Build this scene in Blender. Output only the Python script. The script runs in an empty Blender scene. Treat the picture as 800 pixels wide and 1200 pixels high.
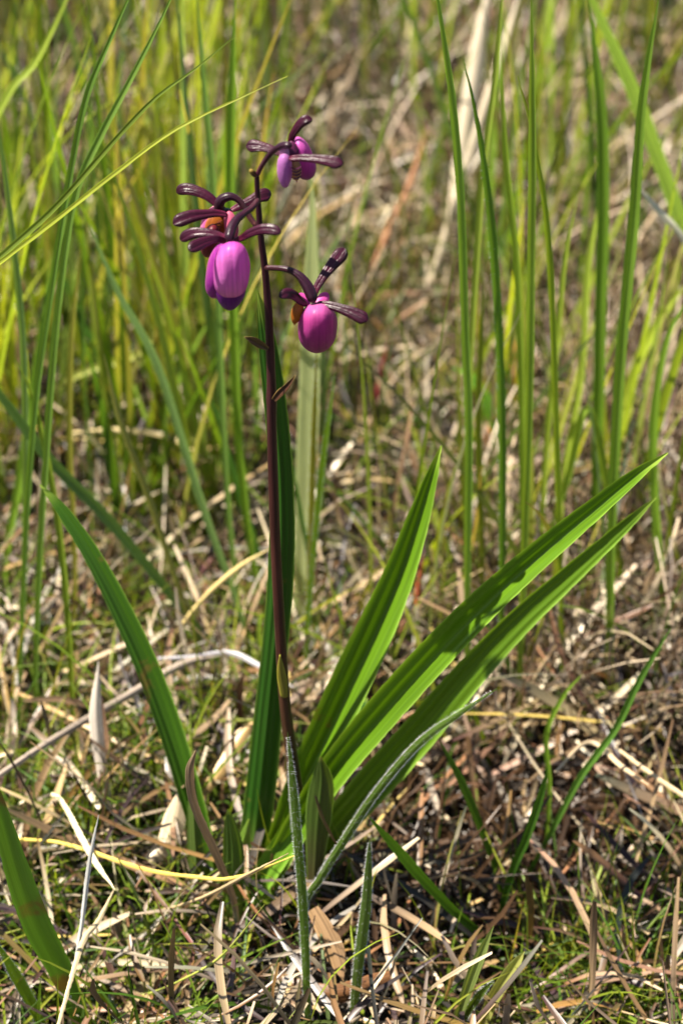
import bpy, math, random
import numpy as np
from mathutils import Vector

# ------------------------------------------------------------------ camera, sky, sun, exposure
scene = bpy.context.scene
D, PITCH, LENS = 0.77, math.radians(34.0), 85.0         # camera 0.77 m in front of the plant, 0.74 m up
H = D * math.tan(PITCH + math.atan(485 / (1200 * LENS / 36.0)))
cam_d = bpy.data.cameras.new('camera')
cam = bpy.data.objects.new('camera', cam_d)
scene.collection.objects.link(cam)
scene.camera = cam
cam_d.sensor_fit = 'VERTICAL'; cam_d.sensor_height = 36.0; cam_d.sensor_width = 24.0
cam_d.lens = LENS
cam_d.clip_start = 0.02; cam_d.clip_end = 500
FPX = 1200 * LENS / 36.0
CX = (400 - 318) / FPX * (D * math.cos(PITCH) + H * math.sin(PITCH))   # plant base at photo column 318
cam.location = (CX, -D, H)
cam.rotation_euler = (math.radians(90) - PITCH, 0, 0)
cam_d.dof.use_dof = True
cam_d.dof.focus_distance = 0.90
cam_d.dof.aperture_fstop = 9.5
cam_d.dof.aperture_blades = 9

SUN_EL, SUN_AZ = math.radians(62), math.radians(-94)    # azimuth measured from +Y (into the picture) towards +X
sdir = Vector((math.sin(SUN_AZ) * math.cos(SUN_EL), math.cos(SUN_AZ) * math.cos(SUN_EL), math.sin(SUN_EL)))
world = bpy.data.worlds.new('World'); scene.world = world; world.use_nodes = True
wn = world.node_tree
sky = wn.nodes.new('ShaderNodeTexSky'); sky.sky_type = 'NISHITA'; sky.sun_disc = False
sky.sun_elevation = SUN_EL; sky.sun_rotation = SUN_AZ
bg = wn.nodes['Background']; bg.inputs['Strength'].default_value = 0.05
wn.links.new(sky.outputs[0], bg.inputs['Color'])
sun_d = bpy.data.lights.new('sun', 'SUN'); sun_d.energy = 5.0; sun_d.angle = math.radians(0.53)
sun_d.color = (1.0, 0.93, 0.80)
sun = bpy.data.objects.new('sun', sun_d); scene.collection.objects.link(sun)
sun.rotation_euler = sdir.to_track_quat('Z', 'Y').to_euler()
sun.location = (-2, 1, 4)
scene.view_settings.view_transform = 'Standard'; scene.view_settings.look = 'None'
scene.view_settings.exposure = 1.62; scene.view_settings.gamma = 1.0

rng = np.random.default_rng(11); random.seed(5)
COL = scene.collection

# ------------------------------------------------------------------ ground relief and pixel helpers
def gz(x, y):
    """height of the soil in metres (gentle hummocks)"""
    x = np.asarray(x, float); y = np.asarray(y, float)
    return (0.010 * np.sin(x * 9.1 + 1.3) * np.cos(y * 7.3 + .4) + 0.007 * np.sin(x * 21 + y * 13 + 2.0)
            + 0.006 * np.sin(x * 37 - y * 29) + 0.004 * np.sin(x * 71 + 1) * np.sin(y * 63) - 0.006
            - 0.034 * np.exp(-((x - .095) / .055) ** 2 - ((y - .055) / .045) ** 2) - 0.018 * np.exp(-((x - .05) / .05) ** 2 - ((y + .04) / .025) ** 2))

cp, sp = math.cos(PITCH), math.sin(PITCH)
def ray(px, py):
    u = (px - 400) / FPX; v = -(py - 600) / FPX
    return Vector((u, cp + v * sp, -sp + v * cp))       # z-depth 1 along the lens axis
def at(px, py, y):
    """photo pixel -> point in the vertical plane y metres behind the plant"""
    r = ray(px, py); k = (y + D) / r.y
    return Vector((CX + r.x * k, y, H + r.z * k))
def ground_y(px, py, z0=0.0):
    r = ray(px, py); k = (z0 - H) / r.z
    return r.y * k - D
def mpp(p):
    """metres per photo pixel at a point"""
    return ((p.y + D) * cp + (H - p.z) * sp) / FPX

# ------------------------------------------------------------------ materials
def new_mat(name):
    m = bpy.data.materials.new(name); m.use_nodes = True
    nt = m.node_tree; nt.nodes.clear()
    return m, nt, nt.nodes, nt.links
def N(nodes, typ, **kw):
    n = nodes.new(typ)
    for k, v in kw.items(): setattr(n, k, v)
    return n

def plant_mat(name, rough=0.4, transl=0.35, streak=0.5, streak_scale=(900, 30, 1), bump=0.25, spec=0.5,
              tcol=(1.25, 1.35, 0.55), spots=None, coat=0.0, wrinkle=None):
    """attribute colour x lengthwise fibre streaks; glossy front plus translucent back lighting"""
    m, nt, nd, ln = new_mat(name)
    out = N(nd, 'ShaderNodeOutputMaterial')
    a = N(nd, 'ShaderNodeAttribute', attribute_name='col')
    uv = N(nd, 'ShaderNodeAttribute', attribute_name='uvm')
    mp = N(nd, 'ShaderNodeVectorMath', operation='MULTIPLY'); mp.inputs[1].default_value = streak_scale
    ln.new(uv.outputs['Vector'], mp.inputs[0])
    nz = N(nd, 'ShaderNodeTexNoise'); nz.inputs['Scale'].default_value = 1.0; nz.inputs['Detail'].default_value = 3
    ln.new(mp.outputs[0], nz.inputs['Vector'])
    mr = N(nd, 'ShaderNodeMapRange'); mr.inputs[1].default_value = 0.3; mr.inputs[2].default_value = 0.7
    mr.inputs[3].default_value = 1 - streak * 0.6; mr.inputs[4].default_value = 1 + streak * 0.5
    ln.new(nz.outputs['Fac'], mr.inputs[0])
    mul = N(nd, 'ShaderNodeVectorMath', operation='SCALE')
    ln.new(a.outputs['Color'], mul.inputs[0]); ln.new(mr.outputs[0], mul.inputs['Scale'])
    colout = mul.outputs[0]
    if spots:
        tc = N(nd, 'ShaderNodeTexCoord')
        n2 = N(nd, 'ShaderNodeTexNoise'); n2.inputs['Scale'].default_value = spots[1]; n2.inputs['Detail'].default_value = 4
        ln.new(tc.outputs['Object'], n2.inputs['Vector'])
        r2 = N(nd, 'ShaderNodeMapRange'); r2.inputs[1].default_value = spots[2]; r2.inputs[2].default_value = spots[2] + 0.07
        ln.new(n2.outputs['Fac'], r2.inputs[0])
        mx = N(nd, 'ShaderNodeMix', data_type='RGBA'); mx.inputs['B'].default_value = (*spots[0], 1)
        ln.new(r2.outputs[0], mx.inputs['Factor']); ln.new(colout, mx.inputs['A'])
        colout = mx.outputs['Result']
    p = N(nd, 'ShaderNodeBsdfPrincipled')
    p.inputs['Roughness'].default_value = rough; p.inputs['Specular IOR Level'].default_value = spec
    p.inputs['Coat Weight'].default_value = coat; p.inputs['Coat Roughness'].default_value = 0.2
    ln.new(colout, p.inputs['Base Color'])
    if bump:
        b = N(nd, 'ShaderNodeBump'); b.inputs['Strength'].default_value = bump; b.inputs['Distance'].default_value = 0.0006
        ln.new(nz.outputs['Fac'], b.inputs['Height']); ln.new(b.outputs[0], p.inputs['Normal'])
        if wrinkle:
            t3 = N(nd, 'ShaderNodeTexCoord'); n3 = N(nd, 'ShaderNodeTexNoise'); n3.inputs['Scale'].default_value = wrinkle[0]; n3.inputs['Detail'].default_value = 3
            ln.new(t3.outputs['Object'], n3.inputs['Vector'])
            b3 = N(nd, 'ShaderNodeBump'); b3.inputs['Strength'].default_value = wrinkle[1]; b3.inputs['Distance'].default_value = 0.0006
            ln.new(n3.outputs['Fac'], b3.inputs['Height']); ln.new(b.outputs[0], b3.inputs['Normal']); ln.new(b3.outputs[0], p.inputs['Normal'])
    if transl > 0:
        t = N(nd, 'ShaderNodeBsdfTranslucent')
        tm = N(nd, 'ShaderNodeVectorMath', operation='MULTIPLY'); tm.inputs[1].default_value = tcol
        ln.new(colout, tm.inputs[0]); ln.new(tm.outputs[0], t.inputs['Color'])
        ms = N(nd, 'ShaderNodeMixShader'); ms.inputs[0].default_value = transl
        ln.new(p.outputs[0], ms.inputs[1]); ln.new(t.outputs[0], ms.inputs[2]); ln.new(ms.outputs[0], out.inputs[0])
    else:
        ln.new(p.outputs[0], out.inputs[0])
    return m

M_LEAF = plant_mat('orchid_leaf', rough=0.33, transl=0.24, streak=0.5, streak_scale=(700, 12, 1), bump=0.45, spec=0.28, tcol=(1.9, 1.7, 0.3), spots=((.12, .09, .02), 70, .70))
M_LEAFSPOT = plant_mat('spotted_leaf', rough=0.36, transl=0.26, streak=0.35, streak_scale=(700, 12, 1), bump=0.45, spec=0.28,
                       tcol=(1.5, 1.5, 0.4), spots=((0.16, 0.10, 0.025), 45, 0.60))
M_GRASS = plant_mat('grass_blade', rough=0.38, transl=0.48, streak=0.45, streak_scale=(1500, 25, 1), bump=0.3, spec=0.2, tcol=(1.5, 1.4, 0.4))
M_STRAW = plant_mat('dry_straw', rough=0.36, transl=0.10, streak=0.6, streak_scale=(1300, 22, 1), bump=0.3, spec=0.35, tcol=(1.2, 1.05, 0.8))
M_STEM = plant_mat('flower_stalk', rough=0.36, transl=0.0, streak=0.7, streak_scale=(900, 40, 1), bump=0.5, spec=0.25)
M_SEPAL = plant_mat('sepal', rough=0.34, transl=0.06, streak=0.9, streak_scale=(1100, 35, 1), bump=1.0, spec=0.30, tcol=(2, .8, 1.2), wrinkle=(700, .3))
M_LIP = plant_mat('lip', rough=0.42, transl=0.36, streak=0.36, streak_scale=(1100, 40, 1), bump=0.1, spec=0.3, tcol=(1.15, 0.8, 1.05), wrinkle=(450, .25))
M_HAIR = plant_mat('hair', rough=0.4, transl=0.3, streak=0.0, bump=0, tcol=(1, 1, 1))

def soil_mat():
    m, nt, nd, ln = new_mat('soil')
    out = N(nd, 'ShaderNodeOutputMaterial'); p = N(nd, 'ShaderNodeBsdfPrincipled')
    tc = N(nd, 'ShaderNodeTexCoord')
    n1 = N(nd, 'ShaderNodeTexNoise'); n1.inputs['Scale'].default_value = 60; n1.inputs['Detail'].default_value = 8
    ln.new(tc.outputs['Object'], n1.inputs['Vector'])
    cr = N(nd, 'ShaderNodeValToRGB')
    cr.color_ramp.elements[0].position = 0.3; cr.color_ramp.elements[0].color = (0.004, 0.0025, 0.0015, 1)
    cr.color_ramp.elements[1].position = 0.75; cr.color_ramp.elements[1].color = (0.020, 0.012, 0.007, 1)
    ln.new(n1.outputs['Fac'], cr.inputs[0]); ln.new(cr.outputs[0], p.inputs['Base Color'])
    p.inputs['Roughness'].default_value = 0.95
    b = N(nd, 'ShaderNodeBump'); b.inputs['Strength'].default_value = 0.9; b.inputs['Distance'].default_value = 0.01
    ln.new(n1.outputs['Fac'], b.inputs['Height']); ln.new(b.outputs[0], p.inputs['Normal'])
    ln.new(p.outputs[0], out.inputs[0])
    return m
M_SOIL = soil_mat()

# ------------------------------------------------------------------ mesh helpers
def np_mesh(name, V, F, C=None, UV=None, smooth=True):
    """mesh from numpy: V (n,3), F (m,4) quads, colour per vertex, (across, along) metres per vertex"""
    me = bpy.data.meshes.new(name)
    V = np.asarray(V, np.float32); F = np.asarray(F, np.int32)
    n, m, k = len(V), len(F), F.shape[1]
    me.vertices.add(n); me.vertices.foreach_set('co', V.ravel())
    me.loops.add(m * k); me.loops.foreach_set('vertex_index', F.ravel())
    me.polygons.add(m)
    me.polygons.foreach_set('loop_start', np.arange(0, m * k, k, dtype=np.int32))
    me.polygons.foreach_set('loop_total', np.full(m, k, np.int32))
    if smooth: me.polygons.foreach_set('use_smooth', np.ones(m, bool))
    if C is not None:
        a = me.attributes.new('col', 'FLOAT_COLOR', 'POINT')
        c4 = np.ones((n, 4), np.float32); c4[:, :3] = C
        a.data.foreach_set('color', c4.ravel())
    if UV is not None:
        a = me.attributes.new('uvm', 'FLOAT_VECTOR', 'POINT')
        u3 = np.zeros((n, 3), np.float32); u3[:, :2] = UV
        if np.shape(UV)[1] == 3: u3[:, 2] = UV[:, 2]
        a.data.foreach_set('vector', u3.ravel())
    me.update(calc_edges=True); me.validate()
    return me

def link(name, me, mat, parent=None, origin=None):
    o = bpy.data.objects.new(name, me); COL.objects.link(o)
    if me is not None and mat is not None and not me.materials: me.materials.append(mat)
    if parent is not None: o.parent = parent
    return o
def tag(o, label=None, cat=None, group=None, kind=None):
    if label: o['label'] = label
    if cat: o['category'] = cat
    if group: o['group'] = group
    if kind: o['kind'] = kind
    return o

def spline(P, n):
    """Catmull-Rom through the rows of P, n samples evenly spaced by length; extra columns ride along"""
    P = np.asarray(P, float)
    if len(P) == 2: P = np.vstack([P[0], (P[0] + P[1]) / 2, P[1]])
    Q = np.vstack([2 * P[0] - P[1], P, 2 * P[-1] - P[-2]])
    out = []
    for i in range(1, len(Q) - 2):
        t = np.linspace(0, 1, 24, endpoint=False)[:, None]
        a, b, c, d = Q[i - 1], Q[i], Q[i + 1], Q[i + 2]
        out.append(0.5 * (2 * b + (c - a) * t + (2 * a - 5 * b + 4 * c - d) * t**2 + (3 * b - a - 3 * c + d) * t**3))
    out.append(P[-1:]); S = np.vstack(out)
    s = np.r_[0, np.cumsum(np.linalg.norm(np.diff(S[:, :3], axis=0), axis=1))]
    q = np.linspace(0, s[-1], n)
    return np.stack([np.interp(q, s, S[:, j]) for j in range(S.shape[1])], 1), q

def frames(S, face):
    T = np.gradient(S, axis=0); T /= np.linalg.norm(T, axis=1)[:, None] + 1e-12
    F = np.broadcast_to(np.asarray(face, float), S.shape)
    side = np.cross(T, F); side /= np.linalg.norm(side, axis=1)[:, None] + 1e-12
    nor = np.cross(side, T)
    return T, side, nor

VIEW = np.array([0, -cp, sp])        # towards where the photographer stands

def grid_faces(nv, nu, closed=False):
    i = np.arange(nv - 1)[:, None]; ju = np.arange(nu if closed else nu - 1)[None, :]
    j2 = (ju + 1) % nu
    return np.stack([i * nu + ju, i * nu + j2, (i + 1) * nu + j2, (i + 1) * nu + ju], -1).reshape(-1, 4)

def ribbon(name, P, W, face=VIEW, fold=0.0, cup=0.0, pleat=0.0, npleat=3, nv=60, nu=11, twist=(0, 0), rag=0.0, dense=False,
           col=None, edgecol=None, tipcol=None, basecol=None, tipfrom=0.85, basefrom=0.12, bend=0.0, thick=0.0):
    """leaf blade: spine P (k,3), half widths W (k). fold: V channel, cup: round channel (>0 opens to `face`), pleat: ribs"""
    PW = np.column_stack([np.asarray([list(p) for p in P]), np.asarray(W, float)])
    S, q = spline(PW, nv)
    if dense:                                           # rings crowd towards both ends: round outlines
        S, q = spline(PW, 400)
        tt = (0.5 - 0.5 * np.cos(np.linspace(0, 1, nv) * np.pi)) * q[-1]
        S = np.stack([np.interp(tt, q, S[:, j]) for j in range(4)], 1); q = tt
    w = np.maximum(S[:, 3], 1e-5); S = S[:, :3]
    T, side, nor = frames(S, face)
    tw = np.interp(np.linspace(0, 1, nv), np.linspace(0, 1, len(twist)), twist)[:, None]
    s2 = side * np.cos(tw) + nor * np.sin(tw); n2 = nor * np.cos(tw) - side * np.sin(tw)
    if rag:                                             # gentle ripple along the blade
        lw = w.max(); ph = rng.uniform(0, 6)
        S = S + side * (lw * .025 * np.sin(q * 55 + ph))[:, None] + nor * (lw * .05 * np.sin(q * 38 + 2 * ph))[:, None]
    u = np.linspace(-1, 1, nu)
    h = fold * np.abs(u) + cup * u * u + pleat * np.cos(u * np.pi * npleat)
    ww = np.repeat(w[:, None], nu, 1)
    if rag:
        e = (np.abs(u) > 0.99).astype(float)
        ww = ww + rag * e[None, :] * rng.normal(0, 1, (nv, nu))
    V = S[:, None, :] + s2[:, None, :] * (ww * u)[..., None] + n2[:, None, :] * (w[:, None] * h[None, :])[..., None]
    t = np.linspace(0, 1, nv)
    C = np.broadcast_to(np.array(col if col is not None else (0.06, .16, .02)), (nv, nu, 3)).copy()
    def mixc(C, c, f):
        return C * (1 - f[..., None]) + np.array(c) * f[..., None]
    if basecol is not None: C = mixc(C, basecol, np.clip(1 - t / basefrom, 0, 1)[:, None] * np.ones(nu))
    if tipcol is not None: C = mixc(C, tipcol, np.clip((t - tipfrom) / (1 - tipfrom), 0, 1)[:, None] * np.ones(nu))
    if edgecol is not None: C = mixc(C, edgecol, np.ones(nv)[:, None] * np.clip((np.abs(u) - 0.86) / 0.14, 0, 1))
    UV = np.stack([np.broadcast_to(w[:, None] * u, (nv, nu)), np.broadcast_to(q[:, None], (nv, nu)) + rng.uniform(0, 9)], -1)
    F = grid_faces(nv, nu); V = V.reshape(-1, 3); C = C.reshape(-1, 3); UV = UV.reshape(-1, 2)
    if thick:                                           # a back sheet, stitched along all four edges
        nb = np.repeat(n2, nu, 0) * thick
        k = len(V); V = np.vstack([V, V - nb]); C = np.vstack([C, C]); UV = np.vstack([UV, UV])
        F2 = F[:, ::-1] + k
        idx = np.arange(nv * nu).reshape(nv, nu)
        def stitch(e): return np.stack([e[1:], e[:-1], e[:-1] + k, e[1:] + k], -1)
        rim = [stitch(idx[0]), stitch(idx[-1][::-1]), stitch(idx[::-1, 0]), stitch(idx[:, -1])]
        F = np.vstack([F, F2] + rim)
    return np_mesh(name, V, F, C, UV)

def tube(name, P, RA, RB=None, face=VIEW, nv=40, nu=14, caps=(True, True), capf=0.7, col=(0.1, .1, .1), tipcol=None,
         basecol=None, groove=0.0, tipfrom=0.6, basefrom=0.3, veins=0.0):
    """swept solid of elliptic section: RA across, RB thick; rounded ends"""
    RA = np.asarray(RA, float); RB = RA if RB is None else np.asarray(RB, float)
    PW = np.column_stack([np.asarray([list(p) for p in P]), RA, RB])
    S, q = spline(PW, nv); ra, rb = S[:, 3].copy(), S[:, 4].copy(); S = S[:, :3]
    L = q[-1]
    # denser rings at the ends for round caps
    tt = np.linspace(0, 1, nv); tt = 0.5 - 0.5 * np.cos(tt * np.pi)
    S = np.stack([np.interp(tt * L, q, S[:, j]) for j in range(3)], 1); ra = np.interp(tt * L, q, ra); rb = np.interp(tt * L, q, rb); q = tt * L
    for e, (flag, dist) in enumerate(zip(caps, (q, L - q))):
        if flag:
            cl = max(ra[0 if e == 0 else -1] * capf * 2, 1e-5)
            f = np.sqrt(np.clip(1 - np.clip(1 - dist / cl, 0, 1) ** 2, 0.0004, 1))
            ra *= f; rb *= f
    T, side, nor = frames(S, face)
    th = np.linspace(0, 2 * np.pi, nu, endpoint=False)
    cs, sn = np.cos(th), np.sin(th)
    rad = 1 + veins * np.cos(th * 7)
    dent = groove * np.exp(-((th - np.pi / 2) / 0.45) ** 2)
    V = (S[:, None, :] + side[:, None, :] * (ra[:, None] * cs * rad)[..., None]
         + nor[:, None, :] * (rb[:, None] * (sn * rad - dent))[..., None])
    t = tt
    C = np.broadcast_to(np.array(col, float), (nv, nu, 3)).copy()
    if basecol is not None:
        f = np.clip(1 - t / basefrom, 0, 1)[:, None, None]; C = C * (1 - f) + np.array(basecol) * f
    if tipcol is not None:
        f = np.clip((t - tipfrom) / (1 - tipfrom), 0, 1)[:, None, None]; C = C * (1 - f) + np.array(tipcol) * f
    UV = np.stack([np.broadcast_to(ra.mean() * th, (nv, nu)), np.broadcast_to(q[:, None], (nv, nu)) + rng.uniform(0, 9)], -1)
    F = grid_faces(nv, nu, True)
    V = V.reshape(-1, 3)
    # end discs as quads of a fan (even nu)
    ends = []
    for base, rev in ((0, True), ((nv - 1) * nu, False)):
        for j in range(nu // 2 - 1):
            a = [base + j, base + j + 1, base + nu - 2 - j, base + nu - 1 - j]
            ends.append(a[::-1] if rev else a)
    F = np.vstack([F, np.array(ends)])
    return np_mesh(name, V, F, C.reshape(-1, 3), UV.reshape(-1, 2))

def hairs_mesh(name, P, W, face=VIEW, n=500, length=0.0012, rad=0.00005, fold=0.3, spread=1.0):
    """short stiff hairs standing off a blade, most of them along its margins"""
    PW = np.column_stack([np.asarray([list(p) for p in P]), np.asarray(W, float)])
    S, q = spline(PW, 200)
    T, side, nor = frames(S[:, :3], face)
    i = rng.integers(2, 197, n)
    u = np.where(rng.random(n) < 0.85, np.sign(rng.random(n) - .5) * rng.uniform(.85, 1, n), rng.uniform(-1, 1, n))
    b = S[i, :3] + side[i] * (S[i, 3] * u)[:, None] + nor[i] * (S[i, 3] * fold * np.abs(u))[:, None]
    d = side[i] * (u * spread)[:, None] + nor[i] * rng.uniform(.2, .9, n)[:, None] + T[i] * rng.uniform(-.1, .5, n)[:, None] + rng.normal(0, .2, (n, 3))
    d /= np.linalg.norm(d, axis=1)[:, None]
    L = length * rng.uniform(.5, 1.2, n)[:, None]
    a1 = np.cross(d, T[i]); a1 /= np.linalg.norm(a1, axis=1)[:, None] + 1e-9
    a2 = np.cross(d, a1)
    V = np.stack([b + a1 * rad - d * .0002, b - .5 * a1 * rad + .87 * a2 * rad - d * .0002, b - .5 * a1 * rad - .87 * a2 * rad - d * .0002, b + d * L], 1).reshape(-1, 3)
    o = (np.arange(n) * 4)[:, None]
    F = np.concatenate([o + np.array([[0, 1, 3]]), o + np.array([[1, 2, 3]]), o + np.array([[2, 0, 3]])])
    return np_mesh(name, V, F, np.full((n * 4, 3), 0.75), np.zeros((n * 4, 2)), smooth=False)

def strips(base, az, L, e0, bend, sway, w, nseg=6, col0=None, col1=None, roll=None, keel=0.3, tip=0.06, belly=0.35, profile='blade'):
    """many ribbons at once: each starts at base, heads az, rises at e0 and bends by `bend` on the way (radians)"""
    n = len(base); az, L, e0, bend, sway, w = (np.asarray(q)[:n] for q in (az, L, e0, bend, sway, w)); t = np.linspace(0, 1, nseg + 1)[None, :]
    e = e0[:, None] + bend[:, None] * t**1.3
    a = az[:, None] + sway[:, None] * t
    d = np.stack([np.cos(e) * np.sin(a), np.cos(e) * np.cos(a), np.sin(e)], -1)
    step = d * (L[:, None, None] / nseg)
    P = base[:, None, :] + np.concatenate([np.zeros((n, 1, 3)), np.cumsum(step[:, :-1], 1)], 1)
    S = np.stack([np.cos(a), -np.sin(a), np.zeros_like(a)], -1)
    Nn = np.cross(S, d)
    rl = (roll if roll is not None else np.zeros(n))[:, None, None]
    S2 = S * np.cos(rl) + Nn * np.sin(rl); N2 = Nn * np.cos(rl) - S * np.sin(rl)
    if profile == 'blade': pr = np.minimum(1, .55 + 1.2 * t) * np.maximum(1 - t**2.2, tip)
    else: pr = np.minimum(1, .6 + 2 * t) * np.minimum(1, .45 + 2.2 * (1 - t))
    ww = w[:, None] * pr
    V = np.stack([P - S2 * ww[..., None] + N2 * (ww * keel)[..., None], P, P + S2 * ww[..., None] + N2 * (ww * keel)[..., None]], 2)
    m = nseg + 1
    F0 = []
    for i in range(nseg):
        for j in range(2): F0.append([i * 3 + j, i * 3 + j + 1, (i + 1) * 3 + j + 1, (i + 1) * 3 + j])
    F = (np.array(F0)[None] + (np.arange(n) * m * 3)[:, None, None]).reshape(-1, 4)
    C = col0[:, None, :] * (1 - t[..., None]) + col1[:, None, :] * t[..., None]
    C = np.repeat(C[:, :, None, :], 3, 2)
    UV = np.zeros((n, m, 3, 2)); UV[..., 0] = np.array([-1, 0, 1]) * ww[..., None]; UV[..., 1] = (t * L[:, None])[..., None]
    UV += rng.uniform(0, 50, (n, 1, 1, 2))
    return V.reshape(-1, 3), F, C.reshape(-1, 3), UV.reshape(-1, 2)

# ------------------------------------------------------------------ ground
def build_ground():
    def axis(a, b, fine, far):
        c = np.arange(a, b + 1e-6, fine)
        lo = a - np.geomspace(fine * 2, far, 22); hi = b + np.geomspace(fine * 2, far, 22)
        return np.r_[lo[::-1], c, hi]
    xs = axis(-1.6, 1.6, 0.02, 120); ys = axis(-0.7, 3.0, 0.02, 120)
    X, Y = np.meshgrid(xs, ys)
    Z = gz(X, Y) + rng.normal(0, 0.0015, X.shape)
    V = np.stack([X, Y, Z], -1).reshape(-1, 3)
    me = np_mesh('ground', V, grid_faces(len(ys), len(xs)))
    g = link('ground', me, M_SOIL); tag(g, kind='structure')
build_ground()

# ------------------------------------------------------------------ thatch and grass that nobody could count
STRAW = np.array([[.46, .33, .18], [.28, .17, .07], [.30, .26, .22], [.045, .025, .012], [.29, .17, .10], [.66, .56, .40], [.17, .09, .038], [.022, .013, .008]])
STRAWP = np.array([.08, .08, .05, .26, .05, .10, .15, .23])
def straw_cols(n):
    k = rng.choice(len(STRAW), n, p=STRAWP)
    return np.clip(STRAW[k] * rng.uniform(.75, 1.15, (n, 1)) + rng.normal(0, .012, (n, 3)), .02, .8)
GREEN = np.array([[.15, .235, .022], [.24, .31, .03], [.34, .38, .045], [.06, .13, .016], [.13, .20, .065], [.24, .23, .055]])
def green_cols(n, p=(.25, .22, .15, .16, .12, .10)):
    k = rng.choice(len(GREEN), n, p=p)
    return np.clip(GREEN[k] * rng.uniform(.7, 1.2, (n, 1)), .01, .6)

def in_view(n, ymin=-.2, ymax=1.3, margin=1.2):
    """ground points spread over the patch the photograph shows, with a margin"""
    y = rng.uniform(ymin, ymax, n)
    hw = ((y + D) * cp + H * sp) * .142 * margin + .03
    return CX + rng.uniform(-1, 1, n) * hw, y
def all_round(n):
    return rng.uniform(-1.5, 1.6, n), rng.uniform(-.65, 2.9, n)

def litter(name, label, pos, n, lmin, lmax, wmin, wmax, e0, zr, cols, nseg=4, flat=.5):
    x, y = pos(n); n = len(x)
    z = gz(x, y) + rng.uniform(*zr, n)
    L = rng.uniform(lmin, lmax, n)
    V = strips(np.stack([x, y, z], 1), rng.uniform(0, 2 * np.pi, n), L, rng.normal(e0[0], e0[1], n), rng.normal(-.25, .45, n),
               rng.normal(0, .5, n), rng.uniform(wmin, wmax, n) * .5, nseg, cols(n), cols(n) * .6 + cols(n) * .4,
               roll=rng.normal(0, flat, n), keel=.35, profile='straw')
    # keep everything above the soil
    P = V[0]; low = gz(P[:, 0], P[:, 1]) + .001; P[:, 2] = np.maximum(P[:, 2], low)
    o = link(name, np_mesh(name, P, V[1], V[2], V[3]), M_STRAW)
    return tag(o, label, 'dead grass', kind='stuff')

def off_hollow(f):  # thins the cover so bare dark soil stands in for shade there
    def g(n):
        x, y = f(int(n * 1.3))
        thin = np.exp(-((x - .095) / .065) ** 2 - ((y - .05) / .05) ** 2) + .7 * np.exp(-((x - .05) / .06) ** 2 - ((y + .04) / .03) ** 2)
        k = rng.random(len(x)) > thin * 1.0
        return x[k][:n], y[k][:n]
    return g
def far_part(n): return in_view(n, .14, 1.25)
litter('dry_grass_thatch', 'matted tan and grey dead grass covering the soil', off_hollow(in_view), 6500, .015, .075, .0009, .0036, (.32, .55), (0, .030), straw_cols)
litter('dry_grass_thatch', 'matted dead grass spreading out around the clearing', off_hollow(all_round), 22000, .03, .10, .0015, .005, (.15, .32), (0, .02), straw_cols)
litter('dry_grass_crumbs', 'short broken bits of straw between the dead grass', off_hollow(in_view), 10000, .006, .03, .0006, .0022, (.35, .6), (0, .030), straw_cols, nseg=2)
litter('standing_dead_grass', 'dead straw stems leaning among the green grass', far_part, 3600, .03, .11, .0007, .0026, (.75, .4), (0, .01), straw_cols, nseg=5)

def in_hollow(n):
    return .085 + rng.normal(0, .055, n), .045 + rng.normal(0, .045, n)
litter('shade_dark_stems', 'thin brown stems coloured dark as shade in the hollow right of the orchid', in_hollow, 1500, .01, .06, .0008, .0026, (.3, .5), (0, .016),
       lambda n: np.array([.045, .024, .012]) * rng.uniform(.3, 1.8, (n, 1)))  # stem colour darkened to stand in for the hollow's shade
litter('straw_bank', 'bank of fine tan hay leaning up right of the orchid leaves', lambda n: (rng.uniform(.10, .34, n), rng.uniform(.12, .55, n)), 3200, .03, .10, .0006, .0018, (.9, .4), (0, .012),
       lambda n: straw_cols(n) * .7 + np.array([.07, .05, .03]), nseg=5)
def far_centre(n):
    y = rng.uniform(.3, 1.2, n)
    return CX + ((y + D) * cp + H * sp) * .15 * rng.uniform(-.35, 1.1, n), y
litter('standing_dead_grass', 'bleached dead stems standing behind the right grass stand', far_centre, 450, .04, .14, .001, .003, (.8, .4), (0, .01),
       lambda n: straw_cols(n) * .5 + np.array([.22, .18, .13]), nseg=6)

def greenery(name, label, x, y, lmin, lmax, wmin, wmax, e0, bend, nseg, p=(.25, .22, .15, .16, .12, .10), tipbrown=.25):
    n = len(x)
    c0 = green_cols(n, p); c1 = c0 * rng.uniform(.8, 1.15, (n, 1))
    br = rng.random(n) < tipbrown; c1[br] = straw_cols(br.sum()) * .8
    c0 = c0 * .75 + np.array([.10, .10, .03]) * .25
    L = rng.uniform(0, 1, n) ** 1.3 * (lmax - lmin) + lmin
    V = strips(np.stack([x, y, gz(x, y) - .004], 1), rng.uniform(0, 2 * np.pi, n), L, rng.normal(e0[0], e0[1], n),
               rng.normal(bend[0], bend[1], n), rng.normal(0, .35, n), rng.uniform(wmin, wmax, n) * .5, nseg, c0, c1,
               roll=rng.normal(0, .5, n), keel=.35)
    P = V[0]; P[:, 2] = np.maximum(P[:, 2], gz(P[:, 0], P[:, 1]) - .004)
    o = link(name, np_mesh(name, P, V[1], V[2], V[3]), M_GRASS)
    return tag(o, label, 'grass', kind='stuff')

def clumped(n, cx, cy, sx, sy, nc, spread):
    k = rng.integers(0, nc, n)
    qx = rng.uniform(-1, 1, nc) * sx + cx; qy = rng.uniform(-1, 1, nc) * sy + cy
    return qx[k] + rng.normal(0, spread, n), qy[k] + rng.normal(0, spread, n)
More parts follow.
